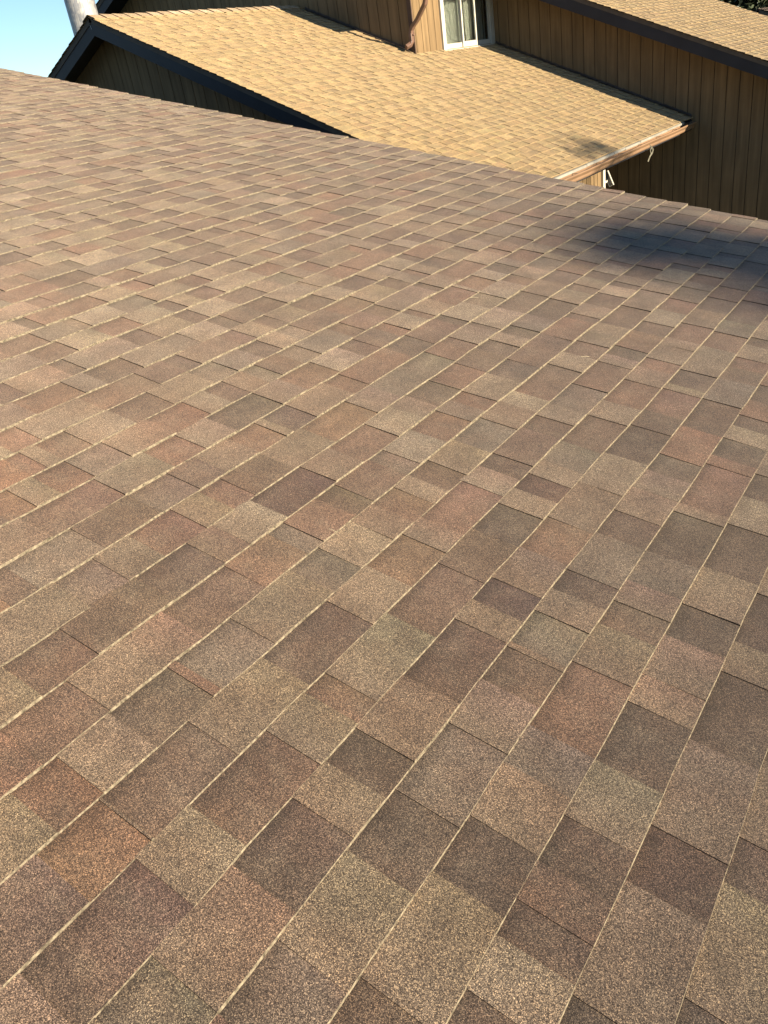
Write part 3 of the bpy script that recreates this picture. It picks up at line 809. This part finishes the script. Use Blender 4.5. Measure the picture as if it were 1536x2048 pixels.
def conifer(name, base, height, rmax, seed, label, group=None, n_b=60, dens=26, card=0.09, z0=0.25, top_r=0.25, column=False):
    r = random.Random(seed)
    root = empty(name, base)
    tag(root, label, 'tree', group)
    base = Vector(base)
    mb = MB()
    mb.tube([base, base + Vector((0.05, 0, height * 0.5)), base + Vector((0, 0, height * 0.97))], 0.001, 0.001, round_n=8)
    mb = MB()
    segs = [base + Vector((math.sin(i) * 0.04, math.cos(i) * 0.04, height * 0.93 * i / 10)) for i in range(11)]
    for i in range(10):
        r0 = 0.18 * (1 - i / 10) + 0.01; r1 = 0.18 * (1 - (i + 1) / 10) + 0.01
        A = [segs[i] + Vector((math.cos(k * .785) * r0, math.sin(k * .785) * r0, 0)) for k in range(8)]
        B = [segs[i + 1] + Vector((math.cos(k * .785) * r1, math.sin(k * .785) * r1, 0)) for k in range(8)]
        for k in range(8): mb.poly([A[k], A[(k + 1) % 8], B[(k + 1) % 8], B[k]])
    mb.build('trunk', M_BARK, root)
    mc = MB(); ml = MB()
    for i in range(n_b):
        f = z0 + (1 - z0) * (i / n_b) ** 0.9
        z = height * f
        rl = (rmax * ((1 - f) / (1 - z0)) ** 0.8 + top_r * (1 - f * 0.6)) if not column else rmax * min(1.0, ((1.02 - f) * 9) ** 0.5)
        a = i * 2.39996 + r.uniform(-.3, .3)
        ln = rl * r.uniform(0.7, 1.1)
        d_ = Vector((math.cos(a), math.sin(a), r.uniform(-0.25, 0.15)))
        p0 = base + Vector((0, 0, z)); p1 = p0 + d_ * ln
        ml.tube([p0, (p0 + p1) / 2 + Vector((0, 0, 0.03)), p1], 0.025, 0.025)
        m_ = int(dens * max(0.5, ln))
        for j in range(m_):
            t = r.uniform(0.12, 1.0) ** 0.7
            c = p0.lerp(p1, t) + Vector((r.gauss(0, 0.10), r.gauss(0, 0.10), r.gauss(-0.04, 0.09))) * (0.6 + ln * 0.5)
            leaf_card(mc, c, card, r)
    ml.build('limb', M_BARK, root)
    mc.build('crown', M_LEAF, root)
    return root

def broadleaf(name, base, height, rad_, seed, label, group=None, n_cl=40, per=110, card=0.13):
    r = random.Random(seed)
    root = empty(name, base); tag(root, label, 'tree', group)
    base = Vector(base)
    mb = MB(); mc = MB()
    top = base + Vector((0, 0, height * 0.5))
    mb.tube([base, base + Vector((0.1, 0.05, height * 0.28)), top], 0.2, 0.2, round_n=8)
    cc = base + Vector((0, 0, height * 0.66))
    for i in range(n_cl):
        d_ = Vector((r.gauss(0, 1), r.gauss(0, 1), r.gauss(0, 0.8))).normalized() * r.uniform(0.45, 1.0)
        c = cc + Vector((d_.x * rad_, d_.y * rad_, d_.z * height * 0.36))
        mb.tube([top + Vector((0, 0, r.uniform(-1, 0.3))), top.lerp(c, 0.55) + Vector((0, 0, .15)), top.lerp(c, 0.9)], 0.03, 0.03, round_n=5)
        cr = r.uniform(0.45, 0.9) * rad_ * 0.35
        for j in range(per):
            leaf_card(mc, c + Vector((r.gauss(0, cr * .6), r.gauss(0, cr * .6), r.gauss(0, cr * .5))), card, r)
    mb.build('trunk', M_BARK, root)
    mc.build('crown', M_LEAF2, root)
    return root

# trees behind the neighbouring house, top right of the view
broadleaf('leafy_tree', (-8.6, 31.5, GROUND), 9.5, 3.0, 1, 'dark leafy tree behind the upper tan roof at its far edge', None, 80, 300, 0.11)
broadleaf('leafy_tree', (-5.6, 34.5, GROUND), 8.5, 2.8, 2, 'dark leafy tree beyond the small brown roof at the top right corner', None, 80, 300, 0.11)
broadleaf('leafy_tree', (-12.5, 35, GROUND), 9.0, 3.2, 3, 'dark leafy tree standing farther left behind the upper tan roof', None, 70, 200, 0.13)
# tall conifers to the side whose tops shade a patch of each roof
conifer('cypress', (35.5, 4.70, GROUND), 14.6, 1.05, 21, 'tall cypress to the right of the near house, shading its roof edge', None, 320, 40, 0.11, 0.12, 0.75, True)
conifer('cypress', (16.6, 11.35, GROUND), 9.62, 1.05, 22, 'thin crowned cypress to the right of the lower tan roof', None, 150, 34, 0.08, 0.12, 0.6, True)

# ================================================================== small brown roofed house far behind
fh = empty('house', (-4.0, 28.5, GROUND))
tag(fh, 'small distant house with a weathered brown roof at the top right corner', 'house')
mb = MB()
rx, rz = -5.95, 0.16
x_e = -1.5; n = 40
PB = math.atan2(rz + 1.6, x_e - rx)
S1 = Vector((-math.cos(PB), 0, math.sin(PB))); N1 = Vector((math.sin(PB), 0, math.cos(PB)))
ln = (x_e - rx) / math.cos(PB)
tn_ = {'a': (0.16, 0.10, 0.065), 'b': (0.11, 0.075, 0.05), 'c': (0.20, 0.14, 0.10)}
shingle_field(mb, Vector((x_e, 0, -1.6)), S1, N1, 0, 30, lambda k: (26.2, 31.0), ln / 30, tn_, ['b', 'a'], ['a', 'c', 'b'], None, 0.5, rnd=rr, hi=0.03, lo=0.012)
S2 = Vector((math.cos(PB), 0, math.sin(PB))); N2 = Vector((-math.sin(PB), 0, math.cos(PB)))
shingle_field(mb, Vector((2 * rx - x_e, 0, -1.6)), S2, N2, 0, 30, lambda k: (26.2, 31.0), ln / 30, tn_, ['b', 'a'], ['a', 'c', 'b'], None, 0.5, rnd=rr, hi=0.03, lo=0.012)
deck(mb, (x_e, 0, -1.6), (rx, 0, rz), 26.22, 30.98, N1, 0.1, 3, 0.01); deck(mb, (2 * rx - x_e, 0, -1.6), (rx, 0, rz), 26.22, 30.98, N2, 0.1, 3, 0.01)
mb.build('roof', [M_SH, M_CUT, M_CUT, M_UNDER], fh)
mb = MB()
zz = lambda x: rz - abs(x - rx) * math.tan(PB) - 0.14
for yy, o in ((26.6, -1), (30.6, 1)):
    siding(mb, 'x', yy, o, 2 * rx - x_e + .4, rx, zz, lambda u: GROUND); siding(mb, 'x', yy, o, rx, x_e - .4, zz, lambda u: GROUND)
siding(mb, 'y', x_e - .4, 1, 26.6, 30.6, lambda u: zz(x_e - .4), lambda u: GROUND); siding(mb, 'y', 2 * rx - x_e + .4, -1, 26.6, 30.6, lambda u: zz(x_e - .4), lambda u: GROUND)
mb.build('wall', [M_SIDE, M_GROOVE], fh)

# ================================================================== dry needles lying on the near roof
mb = MB(); r = random.Random(3)
def on_roof(s, y, h): return P_F + S_F * s + Vector((0, y, 0)) + N_F * h
spots = [(r.uniform(-0.2, 4.5), r.uniform(0.2, 5.0)) for _ in range(16)]
for s_, y_ in spots:
    a = r.uniform(0, 6.28); l_ = r.uniform(0.006, 0.02); b_ = r.uniform(-0.6, 0.6)
    fr = (s_ / E_F) % 1.0
    h_ = 0.0115 * (1 - fr) + 0.003
    p0 = on_roof(s_, y_, h_); dv = S_F * math.cos(a) + Vector((0, 1, 0)) * math.sin(a); dn = S_F * -math.sin(a) + Vector((0, 1, 0)) * math.cos(a)
    mb.tube([p0, p0 + dv * l_ + dn * l_ * b_ * .3 + N_F * .002, p0 + dv * l_ * 2 + dn * l_ * b_], 0.0011, 0.0011)
nd = mb.build('fallen_needles', flat_mat('dry_needle', (0.55, 0.47, 0.30), 0.8, 0.2, 30), origin=on_roof(2, 2, 0))
tag(nd, 'dry pale needles scattered over the near brown roof', 'needles', kind='stuff')
